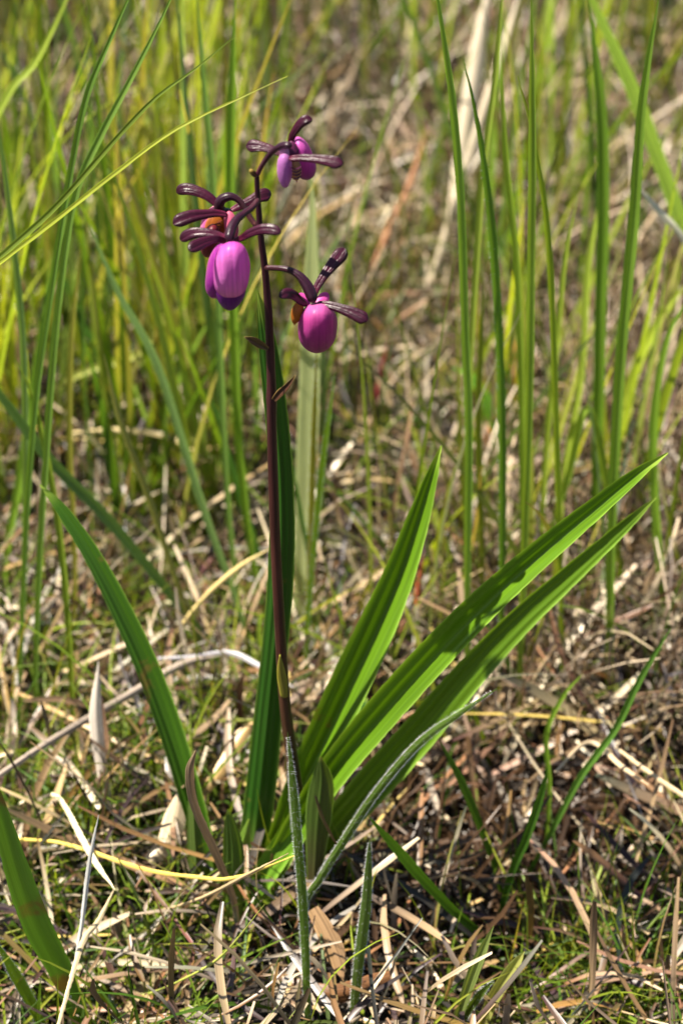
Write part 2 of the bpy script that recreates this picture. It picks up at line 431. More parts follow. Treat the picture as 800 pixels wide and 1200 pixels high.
# tall meadow: dense at the left and far back, thinner to the right
x, y = clumped(400, -.19, .72, .19, .42, 60, .022)
greenery('meadow_grass', 'dense tall green grass standing left behind the orchid', x, y, .12, .36, .0028, .0060, (1.38, .17), (-.25, .35), 9)
x, y = clumped(190, .21, .62, .14, .45, 40, .022)
greenery('meadow_grass', 'sparse tall green grass standing among straw on the right', x, y, .07, .32, .002, .005, (1.36, .2), (-.2, .3), 9)
x, y = clumped(140, .05, .60, .09, .45, 30, .03)
greenery('meadow_grass', 'scattered green grass in the straw behind the flowers', x, y, .05, .22, .002, .005, (1.3, .25), (-.3, .3), 9)
x, y = clumped(2600, .0, 1.3, 1.5, 1.5, 160, .05)
keep = np.abs(x - CX) > ((y + D) * cp + H * sp) * .17
greenery('meadow_grass', 'green meadow grass surrounding the small clearing', x[keep], y[keep], .10, .40, .002, .005, (1.36, .2), (-.25, .3), 8)
FINE = (.36, .20, .08, .30, .02, .04)
x, y = clumped(800, -.10, .30, .15, .24, 120, .02)
greenery('wiry_grass', 'thin wiry green blades crossing over the thatch left of the stalk', x, y, .03, .14, .0008, .0020, (1.0, .4), (-.5, .5), 8, tipbrown=.2)
x, y = clumped(600, .16, .42, .12, .28, 60, .02)
greenery('wiry_grass', 'thin wiry green blades crossing over the thatch right of the stalk', x, y, .04, .15, .001, .0026, (1.05, .4), (-.5, .5), 8, tipbrown=.2)
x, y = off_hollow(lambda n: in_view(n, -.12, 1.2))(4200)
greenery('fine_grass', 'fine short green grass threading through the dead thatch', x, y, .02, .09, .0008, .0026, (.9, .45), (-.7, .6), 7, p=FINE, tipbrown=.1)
x, y = clumped(3600, -.12, .07, .13, .18, 90, .02)
greenery('fine_grass', 'fine green grass low on the left of the orchid', x, y, .015, .08, .0008, .0022, (.8, .45), (-.7, .6), 7, p=FINE, tipbrown=.1)
x, y = clumped(900, .15, -.035, .07, .04, 16, .02)
greenery('fine_grass', 'fine green grass in front of the leaning orchid leaves', x, y, .02, .09, .0007, .0018, (.7, .45), (-.7, .6), 7, p=FINE, tipbrown=.1)

# ------------------------------------------------------------------ the orchid
def pxpath(pts, y0=None, y1=None):
    """[(px, py, half width px[, y])] -> world points and half widths; y runs from y0 to y1 where not given"""
    n = len(pts)
    seg = [0.0]
    for a, b in zip(pts[:-1], pts[1:]): seg.append(seg[-1] + math.hypot(b[0] - a[0], b[1] - a[1]))
    P, W = [], []
    for s, p in zip(seg, pts):
        y = p[3] if len(p) > 3 else y0 + (y1 - y0) * (s / seg[-1])
        q = at(p[0], p[1], y); P.append(q); W.append(p[2] * mpp(q))
    return P, W

orchid = bpy.data.objects.new('orchid', None); COL.objects.link(orchid); orchid.empty_display_size = .02
tag(orchid, 'purple-pink flowering orchid with dark stalk and pleated strap leaves', 'orchid')

# flower stalk
P, W = pxpath([(301, 204, 3.0), (302, 230, 3.2), (306, 280, 3.8), (309.5, 307, 4.1), (310.3, 314, 5.3), (311.2, 321, 4.3), (315, 370, 4.8), (316, 400, 5), (316.5, 408, 6), (317, 416, 5.2), (318, 450, 5.5), (318.2, 467, 6.8), (318.4, 478, 5.7), (318.5, 500, 5.8),
               (320, 560, 6), (323, 640, 6.2), (326, 700, 6.3), (330, 770, 6.5), (333, 815, 6.6), (338, 860, 7), (347, 920, 7.5),
               (354, 970, 8), (357, 1020, 8), (350, 1075, 8)], 0.0, 0.0)
link('stalk', tube('stalk', P[::-1], W[::-1], nv=110, nu=14, caps=(False, True), col=(.042, .013, .010), basecol=(.075, .048, .016), basefrom=.42,
                   tipcol=(.026, .007, .014), tipfrom=.55), M_STEM, orchid)
# bud scar at the top
P, W = pxpath([(301, 207, 2.6), (297, 203, 3.4), (293, 199, 2.6)], -.001, -.003)
link('bud', tube('bud', P, W, nv=14, nu=10, col=(.06, .03, .015), tipcol=(.25, .17, .03)), M_STEM, orchid)
# bracts on the stalk
def bract(pts, y0, y1, col, tip, fold=.5, face=VIEW, cup=0, **k):
    P, W = pxpath(pts, y0, y1)
    link('bract', ribbon('bract', P, W, face=face, fold=fold, cup=cup, nv=22, nu=7, col=col, tipcol=tip, edgecol=tip, thick=.0004, **k), M_STEM, orchid)
bract([(314, 409, 2), (305, 404, 4.5), (296, 399, 4.5), (287, 395, .4)], -.003, -.008, (.075, .05, .016), (.16, .11, .03))
bract([(321, 469, 3), (328, 461, 4.5), (336, 453, 3.6), (346, 440, .4)], -.004, -.008, (.05, .02, .012), (.20, .13, .04))
bract([(333, 818, 4), (331, 800, 5.5), (329, 785, 4.2), (328, 768, .5)], -.0035, -.005, (.16, .14, .02), (.28, .26, .03), fold=-.35)

# leaves
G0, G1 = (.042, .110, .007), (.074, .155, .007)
EDGE = (.20, .33, .05); TIP = (.26, .36, .05)
def leaf(pts, y0, y1, fold=.45, pleat=.05, twist=(0, 0), col=G0, mat=M_LEAF, face=VIEW, base=(.22, .32, .05), name='leaf', edge=EDGE, tip=TIP, cup=0, bf=.2, npleat=4):
    P, W = pxpath(pts, y0, y1)
    return link(name, ribbon(name, P, W, face=face, fold=fold, cup=cup, pleat=pleat, npleat=npleat, nv=110, nu=17, twist=twist, rag=.00008, col=col, edgecol=edge,
                             tipcol=tip, basecol=base, tipfrom=.95, basefrom=bf), mat, orchid)
# left leaf, spotted near its tip
leaf([(262, 1085, 7), (246, 1015, 11), (228, 945, 13.5), (204, 865, 14.5), (174, 785, 14), (141, 713, 12.5), (111, 655, 10.5), (80, 607, 8), (60, 582, 4.5), (47, 568, .6)],
     .004, .05, fold=.35, mat=M_LEAFSPOT, twist=(.1, -.2))
# upright leaf behind the stalk
leaf([(292, 1080, 12), (297, 1000, 17), (304, 930, 18), (313, 850, 17), (321, 770, 15.5), (327, 690, 15.5), (330, 620, 15), (329, 550, 14), (323, 480, 13.5), (315, 420, 12), (308, 375, 7.5), (301, 340, .6)],
     .010, .022, fold=-.35, twist=(.0, .1), col=(.020, .070, .007))
# leaf leaning right, half lit
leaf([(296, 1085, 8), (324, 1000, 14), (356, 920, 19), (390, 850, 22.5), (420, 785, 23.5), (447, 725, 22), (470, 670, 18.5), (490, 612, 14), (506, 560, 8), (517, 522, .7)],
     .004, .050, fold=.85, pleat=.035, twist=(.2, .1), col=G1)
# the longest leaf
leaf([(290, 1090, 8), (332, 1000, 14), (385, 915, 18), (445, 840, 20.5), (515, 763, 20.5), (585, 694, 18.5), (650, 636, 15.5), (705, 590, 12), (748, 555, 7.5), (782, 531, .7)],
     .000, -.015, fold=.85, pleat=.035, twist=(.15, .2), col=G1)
# leaf below it
leaf([(320, 1085, 8), (368, 1000, 17), (425, 930, 22), (485, 862, 22), (545, 793, 19.5), (605, 730, 16.5), (660, 679, 13), (710, 634, 9.5), (745, 603, 5.5), (768, 583, .7)],
     .012, .040, fold=.30, twist=(-.1, -.25), col=(.078, .155, .007))
# short ones between
leaf([(370, 940, 8), (395, 890, 11), (415, 850, 9), (430, 818, .7)], .03, .06, fold=.4, col=(.035, .10, .012))
leaf([(270, 1100, 10), (300, 1040, 14), (335, 985, 15), (372, 925, 13), (400, 880, 9), (420, 850, .7)], -.010, .004, fold=.3, col=(.12, .25, .02), base=(.3, .38, .08))
# sheathing leaves at the foot
leaf([(368, 1040, 8), (371, 990, 13), (374, 950, 16), (377, 915, 12), (375, 887, .7)], -.012, -.016, fold=-.55, pleat=.03, col=(.045, .075, .014), base=(.06, .05, .02), name='sheath', tip=(.2, .22, .05), bf=.5)
leaf([(272, 1095, 9), (273, 1040, 12.5), (273, 1000, 12.5), (270, 970, 8), (267, 948, .7)], -.014, -.018, fold=-.3, pleat=.06, col=(.065, .12, .02), name='sheath', edge=(.12, .17, .04), bf=.5)
leaf([(250, 1110, 8), (258, 1070, 12), (268, 1035, 13), (284, 990, 9), (292, 960, .7)], -.004, .0, fold=-.4, pleat=.05, col=(.13, .22, .03), name='sheath')
leaf([(236, 1095, 8), (232, 1040, 10), (228, 980, 9), (226, 930, 5), (228, 905, .7)], .0, .012, fold=-.4, pleat=.05, col=(.09, .14, .03), name='sheath', base=(.2, .2, .06))
# pale stubby shoots at the foot tie the leaf bases together
P, W = pxpath([(318, 1112, 26), (316, 1085, 30), (318, 1050, 24), (325, 1015, 12)], .006, .008)
link('leaf_base', tube('leaf_base', P, W, [w * .6 for w in W], nv=24, nu=16, caps=(True, True), col=(.09, .11, .03), basecol=(.14, .09, .04)), M_STEM, orchid)

# ------- flowers: each is a part (stalklet and ovary) whose sub-parts are sepals, petals and lip lobes
SEP = (.036, .003, .013); SEPT = (.026, .003, .011); SEPB = (.12, .011, .038)
def flower(pts, yy, basecol=(.075, .022, .03)):
    P, W = pxpath(pts, *yy)
    return link('flower', tube('flower', P, W, nv=48, nu=14, caps=(True, True), col=(.020, .004, .011), basecol=tuple(c * .7 for c in basecol), basefrom=.5, veins=.03), M_SEPAL, orchid)
def sepal(fl, pts, yy, flat=.40, name='sepal', groove=.35, col=SEP):
    P, W = pxpath([(p[0], p[1], p[2] * (.80 + .36 * i / (len(pts) - 1))) + tuple(p[3:]) for i, p in enumerate(pts)], *yy)
    link(name, tube(name, P, W, [w * flat for w in W], nv=34, nu=18, caps=(True, True), capf=.75, col=col, basecol=SEPB, basefrom=.25, tipcol=SEPT, groove=groove, veins=.025), M_SEPAL, fl)
def lobe(fl, name, pts, yy, cup=-.5, col=(.6, .14, .45), tip=None, base=None, edge=None, face=VIEW, twist=(0, 0), tf=.5, bf=.4, fold=0, mat=None):
    P, W = pxpath(pts, *yy)
    return link(name, ribbon(name, P, W, face=face, cup=cup, fold=fold, nv=36, nu=19, col=col, tipcol=tip, basecol=base, edgecol=edge,
                             tipfrom=tf, basefrom=bf, twist=twist, thick=.0005, dense=True), mat or M_LIP, fl)
def oval(x0, y0, x1, y1, w, n=25, pw=.5, skew=0.0):
    """spine and half-widths of an oval petal from (x0,y0) to (x1,y1)"""
    out = []
    for i in range(n):
        t = .5 - .5 * math.cos(math.pi * i / (n - 1)); tt = t ** (1 + skew)
        out.append((x0 + (x1 - x0) * t, y0 + (y1 - y0) * t, max(.35, w * (max(0, 1 - (2 * tt - 1) ** 2)) ** pw)))
    return out
def bulge(pts, ya, yb, front):
    """give an oval's spine depth: starts at ya, ends at yb, swells by `front` towards the viewer"""
    n = len(pts)
    ts = [.5 - .5 * math.cos(math.pi * i / (n - 1)) for i in range(n)]
    return [(p[0], p[1], p[2], ya + (yb - ya) * t - front * math.sqrt(max(0, 1 - (2 * t - 1) ** 2))) for p, t in zip(pts, ts)]

def pod(fl, name, x0, y0, x1, y1, w, yc, front, back, col, tip=None, base=None, edge=None, sq=2.3, fat=0.0, curl=0.0, tf=.5, bf=.4, crease=0.0, lean=0.0):
    """a hollow petal seen face on: rounded outline from (x0,y0) to (x1,y1), half width w px, swelling `front` metres to the
    viewer and `back` metres behind; fat > 0 widens the lower half; lean tips the lower end away from the viewer"""
    nt, nu = 30, 17
    t = .5 - .5 * np.cos(np.linspace(0, 1, nt) * np.pi); u = np.sin(np.linspace(-1, 1, nu) * np.pi / 2)
    s = 2 * t - 1
    prof = np.maximum(1 - np.abs(s) ** sq, 0) ** (1 / sq) * (1 + fat * s)
    V = []; C = []
    col, tip, base, edge = (None if q is None else tuple(c * .8 for c in q) for q in (col, tip, base, edge))
    c0 = np.array(col)
    for sgn, dep in ((-1, front), (1, back)):
        for i in range(nt):
            for j in range(nu):
                wob = 1 + .025 * math.sin(5 * t[i] + x0) + .02 * math.sin(11 * t[i] + 3 * u[j] + y0)
                px = x0 + (x1 - x0) * t[i] + w * wob * prof[i] * u[j] + curl * u[j] ** 2
                py = y0 + (y1 - y0) * t[i]
                d = dep * math.sqrt(max(0, 1 - abs(s[i]) ** 2.4)) * math.sqrt(max(0, 1 - u[j] ** 2)) * (1 - crease * math.exp(-(u[j] / .12) ** 2))
                V.append(list(at(px, py, yc + sgn * d + lean * t[i])))
                c = c0
                if base is not None: f_ = min(1, max(0, 1 - t[i] / bf)); c = c * (1 - f_) + np.array(base) * f_
                if tip is not None: f_ = min(1, max(0, (t[i] - tf) / (1 - tf))); c = c * (1 - f_) + np.array(tip) * f_
                if edge is not None: f_ = min(1, max(0, (max(abs(u[j]), abs(s[i]) ** 3) - .8) / .2)); c = c * (1 - f_) + np.array(edge) * f_
                C.append(c)
    V = np.array(V); C = np.array(C)
    F = grid_faces(nt, nu); F2 = F[:, ::-1] + nt * nu
    k = nt * nu
    F = np.vstack([F2, F])
    UV = np.stack([V[:, 0], V[:, 2]], 1) + rng.uniform(0, 9)
    return link(name, np_mesh(name, V, F, C, UV), M_LIP, fl)

PINK = (.70, .20, .56); MAG = (.52, .075, .36); PURP = (.26, .03, .30); ORNG = (.36, .11, .012)

# right flower
f = flower([(310, 314, 3.4), (321, 314, 3.2), (336, 315.5, 3.6), (348, 321, 4.6), (356, 329, 6), (363, 341, 7), (368, 355, 6.5)], (-.001, -.012))
sepal(f, [(367, 350, 4), (371, 337, 5.2), (380, 322, 5.8), (391, 308, 7.2), (400, 297, 8.2), (404, 291, 7.4)], (-.006, .006))
sepal(f, [(360, 358, 3.5), (352, 353, 5), (344, 346, 5.8), (336, 344, 6), (327, 348, 4)], (-.009, -.016))
sepal(f, [(370, 356, 4), (383, 357, 5.4), (398, 361, 6), (414, 367, 7.2), (426, 373, 7.4), (431, 376, 5)], (-.010, -.018))
pod(f, 'lip', 373, 354, 371, 414, 24, -.008, .011, .010, (.50, .055, .28), tip=(.27, .03, .19), base=(.66, .15, .42), bf=.35, tf=.35, edge=(.36, .05, .24), sq=1.98, fat=-.03, crease=.03)
lobe(f, 'side_lobe', bulge(oval(352, 352, 344, 380, 7), -.008, -.010, .003), (0, 0), cup=-.4, col=ORNG, edge=(.42, .15, .03))
lobe(f, 'petal', bulge(oval(362, 358, 350, 344, 6), -.004, -.002, .0), (0, 0), cup=-.4, col=(.6, .08, .36))
lobe(f, 'petal', bulge(oval(372, 358, 384, 343, 7), -.002, .002, .0), (0, 0), cup=-.4, col=(.6, .08, .36))

# front left flower
f = flower([(303, 233, 3.2), (296, 242.5, 3.6), (285, 251, 4.2), (277, 258, 5), (271, 269, 6), (268, 283, 5.6)], (-.003, -.022))
sepal(f, [(268, 280, 4), (254, 275, 5), (240, 272.5, 5.5), (224, 274, 6.4), (211, 281, 5.5)], (-.016, -.012))
sepal(f, [(266, 283, 4), (254, 280, 5), (241, 283, 6.2), (230, 288, 7), (221, 293, 5)], (-.019, -.030))
sepal(f, [(272, 283, 3.5), (283, 279, 4.5), (293, 273, 5.4), (307, 268.5, 6), (320, 269, 6), (329, 273, 4)], (-.018, -.026))
pod(f, 'lip', 273, 283, 270, 349, 21.8, -.023, .0075, .003, (.72, .17, .58), tip=(.76, .26, .62), base=(.62, .08, .46), edge=(.60, .09, .46), bf=.3, sq=2.35, fat=.03, crease=.06)
pod(f, 'side_lobe', 262, 284, 252, 350, 15, -.014, .006, .004, (.34, .03, .30), tip=(.25, .02, .25), edge=(.52, .1, .38), sq=2.3)
pod(f, 'lip', 271, 312, 269, 364, 18.5, -.0165, .005, .006, (.16, .012, .20), tip=(.15, .01, .21), edge=(.26, .03, .28), sq=1.8)
# left flower behind
f = flower([(301, 266, 3.6), (293, 255, 3.4), (284, 240, 3.6), (276, 232, 4.2), (267, 230.5, 5.2), (259, 235, 6), (257, 243, 6.2), (263, 249, 6), (272, 247, 4.5)], (.002, .006), basecol=(.20, .07, .07))
sepal(f, [(262, 246, 4), (252, 237, 5.4), (241, 228.5, 6), (225, 222.5, 6.6), (214, 222, 6.4), (207, 226, 4)], (.006, .012))
sepal(f, [(267, 252, 4), (254, 250, 5.2), (241, 251, 6), (225, 253.5, 7.4), (211, 258.5, 7.4), (203, 263, 4.6)], (.002, -.004))
sepal(f, [(270, 247, 4), (280, 242, 5), (292, 236, 6), (304, 230, 7.2), (313, 227.5, 8), (318, 227, 6)], (.008, .014))
pod(f, 'lip', 256, 240, 245, 294, 16, .012, .004, .008, col=(.68, .14, .42), edge=(.78, .3, .45), base=(.8, .35, .40))
lobe(f, 'side_lobe', bulge(oval(260, 248, 247, 284, 12.5, pw=.5), .007, .003, .003), (0, 0), cup=-.35, col=(.30, .085, .010), base=(.42, .15, .02), edge=(.45, .12, .06), twist=(.3, .3))
for k in range(5):
    lobe(f, 'stripe', [(247 + k * 3.2 - 5, 259 + k * 1.0 + 10 - k * 3, .7), (252 + k * 2.5 - 3, 265 + 6 - k * 3, .9), (258 + k * .6, 266 + 6 - k * 3, .6)], (.001 - .0004 * k, .001 - .0004 * k), cup=0, col=(.16, .03, .012))
lobe(f, 'petal', bulge(oval(268, 246, 274, 286, 8, pw=.5), .004, .000, .002), (0, 0), cup=-.5, col=(.58, .12, .22), tip=(.4, .06, .1))
pod(f, 'lip', 250, 262, 243, 302, 11, .001, .005, .005, (.17, .018, .03), edge=(.3, .05, .06), sq=2)

# top flower
f = flower([(301, 206, 3), (307, 194, 3), (318, 179, 3.3), (327, 172, 3.8), (334, 170, 4.4), (342, 170.5, 5)], (-.001, -.010), basecol=(.13, .03, .06))
sepal(f, [(340, 172, 4), (342, 160, 5), (349, 148, 5.4), (357, 141, 5.8), (366, 140, 4.5)], (-.004, -.004))
sepal(f, [(338, 184, 4), (327, 179, 5), (316, 174.5, 5.2), (304, 171.5, 6.2), (295, 171, 7.2), (288, 171, 5.4)], (-.004, .002))
sepal(f, [(338, 186, 4), (352, 185, 5), (366, 185.5, 5.4), (381, 187.5, 6.2), (393, 190, 7), (402, 192.5, 5)], (-.012, -.018))
pod(f, 'lip', 349, 160, 359, 211, 14.5, .000, .007, .006, sq=2.0, fat=.12, col=(.60, .08, .44), tip=(.20, .015, .20), base=(.66, .15, .50), tf=.45)
pod(f, 'petal', 333, 180, 334, 220, 8.8, -.0095, .0035, .002, sq=2.2, fat=-.1, col=(.42, .15, .42), tip=(.50, .20, .50), edge=(.58, .28, .52))
lobe(f, 'side_lobe', bulge(oval(341, 183, 348, 212, 9, pw=.5), -.006, -.007, .002), (0, 0), cup=-.4, col=(.46, .24, .10), edge=(.4, .12, .3))
for k in range(4):
    lobe(f, 'stripe', [(341 + k * 1.2, 196 + k * 4.2, .5), (347 + k * .6, 198 + k * 3.6, .9), (353, 195 + k * 3.5, .6)], (-.0125, -.0105), cup=0, col=(.10, .02, .06))
lobe(f, 'petal', bulge(oval(330, 172, 338, 186, 6.5, pw=.5), -.007, -.008, .001), (0, 0), cup=-.3, col=(.62, .30, .44))
lobe(f, 'petal', bulge(oval(341, 165, 345, 190, 7, pw=.5), -.006, -.008, .001), (0, 0), cup=-.4, col=(.12, .02, .07))

# ------------------------------------------------------------------ single grass blades that stand out
C_MID, C_YEL, C_BLUE, C_DARK, C_OLV, C_LITE = (.105, .225, .028), (.26, .33, .035), (.11, .22, .09), (.035, .105, .018), (.14, .17, .035), (.20, .32, .055)
def blade(pts, w, label, dy=0.0, col=C_MID, hair=0, fold=.4, tip=None, mat=None, name='grass_shoot', cat='grass', group=None, basecol=None,
          twist=(0, 0), y=None, taper=.75, nv=70, tipfrom=.85, lying=None):
    """pts: photo pixels from the foot (on the ground) to the tip; w: width in photo pixels; dy: how far the tip leans away"""
    y0 = ground_y(*pts[0]) if y is None else y
    if mat is None: col = (col[0] * 1.5, col[1] * 1.2, col[2] * .9)
    n = len(pts)
    prof = []
    seg = [0.0]
    for a, b in zip(pts[:-1], pts[1:]): seg.append(seg[-1] + math.hypot(b[0] - a[0], b[1] - a[1]))
    for i, p in enumerate(pts):
        t = seg[i] / seg[-1]
        prof.append((p[0], p[1], max(.35, .5 * w * min(1, .6 + t) * (1 - max(0, (t - taper) / (1 - taper)) ** 1.6))))
    if lying is not None: prof = [p + (ground_y(p[0], p[1], lying),) for p in prof]
    P, W = pxpath(prof, y0, y0 + dy)
    me = ribbon(name, P, W, fold=fold, pleat=.04, nv=nv, nu=7, col=col, tipcol=tip, basecol=basecol, twist=twist, rag=.00006, tipfrom=tipfrom,
                edgecol=tuple(c * 1.5 for c in col)) 
    o = link(name, me, mat or M_GRASS)
    tag(o, label, cat, group)
    if hair:
        h = link('hairs', hairs_mesh('hairs', P, W, n=int(hair * 1.3), fold=fold), M_HAIR, o); tag(h, kind='stuff')
    return o
def straw(pts, w, label, dy=0.0, col=(.55, .44, .24), y=None, name='dry_straw', cat='straw', **k):
    k.setdefault('taper', .95)
    if y is None: y = ground_y(*pts[0], .024)          # rests on top of the thatch
    return blade(pts, w, label, dy, col, fold=k.pop('fold', -.5), mat=M_STRAW, name=name, cat=cat, y=y, **k)

# hairy blades in front of the orchid's foot
blade([(364, 1245), (361, 1200), (356, 1080), (350, 1000), (344, 930), (340, 885), (337, 858)], 10.5, 'white-haired green grass blade crossing the foot of the flower stalk', .01, (.07, .15, .035), 1500, fold=-.3)
blade([(362, 1150), (357, 1065), (375, 1030), (400, 990), (440, 930), (490, 872), (540, 835), (582, 807)], 9.5, 'arching white-haired grass blade below the leaning orchid leaves', -.02, (.06, .125, .03), 1600, fold=-.3, y=-.05)
blade([(408, 1250), (413, 1200), (420, 1130), (429, 1060), (432, 1010), (433, 983)], 12, 'upright white-haired grass blade in the dark hollow right of the stalk foot', .0, (.065, .13, .04), 1100, fold=-.3)
# lower left
blade([(104, 1215), (75, 1145), (45, 1085), (22, 1020), (2, 950), (-15, 890)], 34, 'broad green grass leaf with brown streak at lower left of the thatch', -.01, (.10, .21, .02), 0, fold=.3, taper=.5, mat=M_LEAFSPOT)
blade([(58, 1220), (40, 1180), (18, 1140), (-6, 1100)], 14, 'short hairy green blade under the broad brown-streaked leaf', .0, C_MID, 500)
blade([(150, 1225), (140, 1195), (127, 1165)], 8, 'tiny dark hairy blade standing beside the pale straw', 0, C_DARK, 160)
blade([(46, 1225), (46, 1180), (48, 1145)], 4, 'thin upright green blade beside the short hairy blade', 0, C_MID)
# lower right
blade([(520, 1240), (545, 1165), (562, 1120), (578, 1085)], 13, 'pale green grass blade beside the yellow-green cut blade', 0, (.15, .24, .09))
blade([(553, 1230), (575, 1175), (600, 1135), (614, 1115)], 15, 'pale yellow-green cut grass blade in front of fine grass', 0, (.30, .38, .14), taper=.93)
blade([(528, 1225), (545, 1190), (562, 1165), (579, 1148)], 10, 'short dark hairy blade crossing the pale cut blades', -.01, (.06, .12, .025), 300)
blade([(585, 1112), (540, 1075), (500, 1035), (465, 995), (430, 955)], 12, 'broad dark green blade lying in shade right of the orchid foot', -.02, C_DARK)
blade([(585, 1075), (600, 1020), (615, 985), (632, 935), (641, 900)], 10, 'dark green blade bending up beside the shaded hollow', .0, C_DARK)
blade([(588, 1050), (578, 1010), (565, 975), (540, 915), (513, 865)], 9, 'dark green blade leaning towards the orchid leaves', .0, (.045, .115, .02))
blade([(615, 1030), (640, 985), (680, 910), (720, 855), (750, 795), (786, 735)], 8, 'long thin green blade leaning over the thatch right of the orchid', .02, (.055, .15, .03))
blade([(640, 985), (643, 920), (640, 860), (660, 815), (682, 790)], 6, 'curved thin green blade behind the shaded hollow', .02, C_MID)
# upper left
UL = 'long grass blades left of the flowers'
blade([(22, 860), (25, 760), (32, 600), (42, 470), (62, 330), (78, 230), (100, 120), (130, 45), (158, -20), (170, -60)], 8, 'long hairy grass blade curving up past the yellow-tipped blade', 0, (.085, .19, .045), 0, group=UL)
blade([(40, 890), (45, 700), (58, 480), (72, 330), (90, 225), (118, 160), (155, 90), (195, 10), (215, -40)], 8.5, 'soft green hairy blade arching left of the purple flowers', .02, (.10, .21, .05), 0, group=UL)
blade([(-85, 985), (-92, 600), (-60, 362), (0, 302), (65, 243), (128, 172), (180, 117), (230, 80), (276, 42)], 7, 'dark olive pointed blade slanting up towards the top flower', 0, (.08, .14, .025), 0, group=UL)
blade([(-95, 1000), (-105, 620), (-70, 365), (0, 308), (60, 262), (130, 207), (200, 155), (270, 120), (337, 89)], 5.5, 'thin yellow-tipped blade slanting towards the top flower', 0, (.17, .26, .025), 0, tip=(.36, .38, .06), tipfrom=.5, group=UL)
blade([(315, 740), (300, 680), (288, 600), (279, 500), (274, 380), (270, 230), (272, 100), (276, -20)], 11, 'straight bright green blade behind the left pair of flowers', .05, C_MID, group=UL)
blade([(285, 760), (268, 600), (258, 420), (252, 250), (240, 110), (229, -20)], 8, 'slender green blade next to the straight bright green one', .08, (.09, .19, .05), group=UL)
blade([(-30, 700), (-40, 400), (-20, 190), (10, 110), (42, 72), (78, 0), (92, -40)], 9, 'bright blade slanting out of the grass at the far left', .1, C_LITE, group=UL)
blade([(25, 800), (30, 600), (28, 420), (18, 300), (4, 190), (-6, 120)], 8, 'blue-green blade bowing left out of the meadow', .0, C_BLUE, group=UL)
blade([(265, 790), (250, 762), (212, 712), (130, 612), (60, 540), (0, 462), (-40, 410)], 13, 'wide blue-green blade slanting across the thatch left of the stalk', -.02, (.07, .16, .08), group=UL)
blade([(248, 800), (238, 770), (210, 690), (170, 570), (140, 490), (122, 415)], 8, 'grey-green withering blade crossing behind the wide blue-green one', .0, (.15, .19, .10), group=UL)
blade([(300, 800), (282, 720), (240, 600), (185, 430), (140, 345), (104, 262)], 9, 'long blue-green blade leaning left under the flowers', .05, C_BLUE, group=UL)
blade([(320, 720), (300, 640), (275, 560), (255, 490), (240, 455)], 8, 'short dark green blade behind the lower stalk', .03, C_DARK, group=UL)
blade([(0, 730), (8, 650), (24, 560), (45, 420), (60, 300)], 10, 'broad green blade among the stems at the left edge', .05, C_MID, group=UL)
blade([(88, 900), (82, 760), (72, 640), (60, 560), (40, 470), (18, 420)], 8, 'green blade rising past the tip of the spotted leaf', .03, (.12, .21, .03), group=UL)
blade([(85, 800), (88, 660), (82, 520), (84, 400), (95, 290)], 7, 'olive stem standing behind the spotted leaf tip', .05, C_OLV, group=UL)
blade([(140, 560), (138, 500), (120, 430), (85, 350), (62, 300)], 8, 'dark bent blade hanging in the left grass', .05, C_DARK, group=UL)
blade([(290, 560), (272, 500), (210, 370), (160, 415), (90, 440), (40, 478)], 9, 'pale bent blade folded over behind the left flowers', .0, (.24, .32, .10), group=UL)
# behind the right flower
blade([(350, 760), (354, 660), (360, 520), (364, 380), (366, 260), (364, 200)], 24, 'wide pale mint blade rising behind the right flower', .06, (.24, .33, .20), fold=.2, taper=.6)
blade([(352, 800), (358, 760), (364, 620), (368, 500), (371, 405)], 7, 'thin olive stem under the right flower', .0, C_OLV, 300)
blade([(358, 810), (361, 720), (370, 620), (378, 540), (388, 470), (392, 436)], 7, 'thin green blade beside the olive stem', .0, C_MID, 300)
blade([(365, 760), (362, 660), (352, 600), (341, 540), (336, 500)], 5, 'narrow dark blade behind the upright orchid leaf', .02, C_DARK)
# right stand
UR = 'tall grass blades right of the orchid'
blade([(548, 850), (547, 700), (549, 520), (545, 400), (540, 250), (530, 120), (511, -10), (500, -60)], 9.5, 'tall hairy blade nearest the orchid in the right stand', .0, (.12, .25, .055), 0, group=UR)
blade([(585, 830), (588, 650), (588, 500), (584, 390), (575, 260), (560, 150), (543, 70)], 9.5, 'dark pointed hairy blade with its tip free in the right stand', -.02, (.07, .17, .035), 350, group=UR)
blade([(545, 800), (546, 620), (548, 480), (555, 350), (566, 200), (577, 110), (588, 0), (592, -50)], 7.5, 'narrow blade leaning right behind the dark pointed one', .05, (.17, .27, .055), 0, group=UR)
blade([(612, 800), (612, 620), (610, 440), (604, 300), (592, 180), (587, 60)], 8, 'fresh green blade between the pointed hairy blades', .03, (.15, .27, .04), 0, group=UR)
blade([(606, 860), (614, 640), (619, 480), (622, 300), (623, 150), (622, -20)], 9.5, 'straight tall pale-edged blade in the right stand', .0, (.14, .26, .05), 0, group=UR)
blade([(660, 840), (655, 640), (648, 400), (640, 260), (625, 165), (606, 88)], 7.5, 'yellow-green tipped blade bowing left in the right stand', .0, (.15, .26, .035), 0, group=UR, tip=(.30, .36, .05))
blade([(565, 760), (564, 640), (560, 500), (563, 400), (566, 335)], 8, 'short olive blade standing among the tall ones', .0, (.09, .14, .03), group=UR)
blade([(695, 720), (698, 560), (702, 400), (706, 240), (703, 120), (688, -10)], 14, 'broad dark green blade of the far right stand', .05, (.08, .18, .025), group=UR)
blade([(860, 640), (850, 400), (800, 268), (772, 190), (740, 105), (690, -5), (670, -50)], 17, 'wide light green blade slanting behind the right stand', .1, (.16, .30, .05), group=UR)
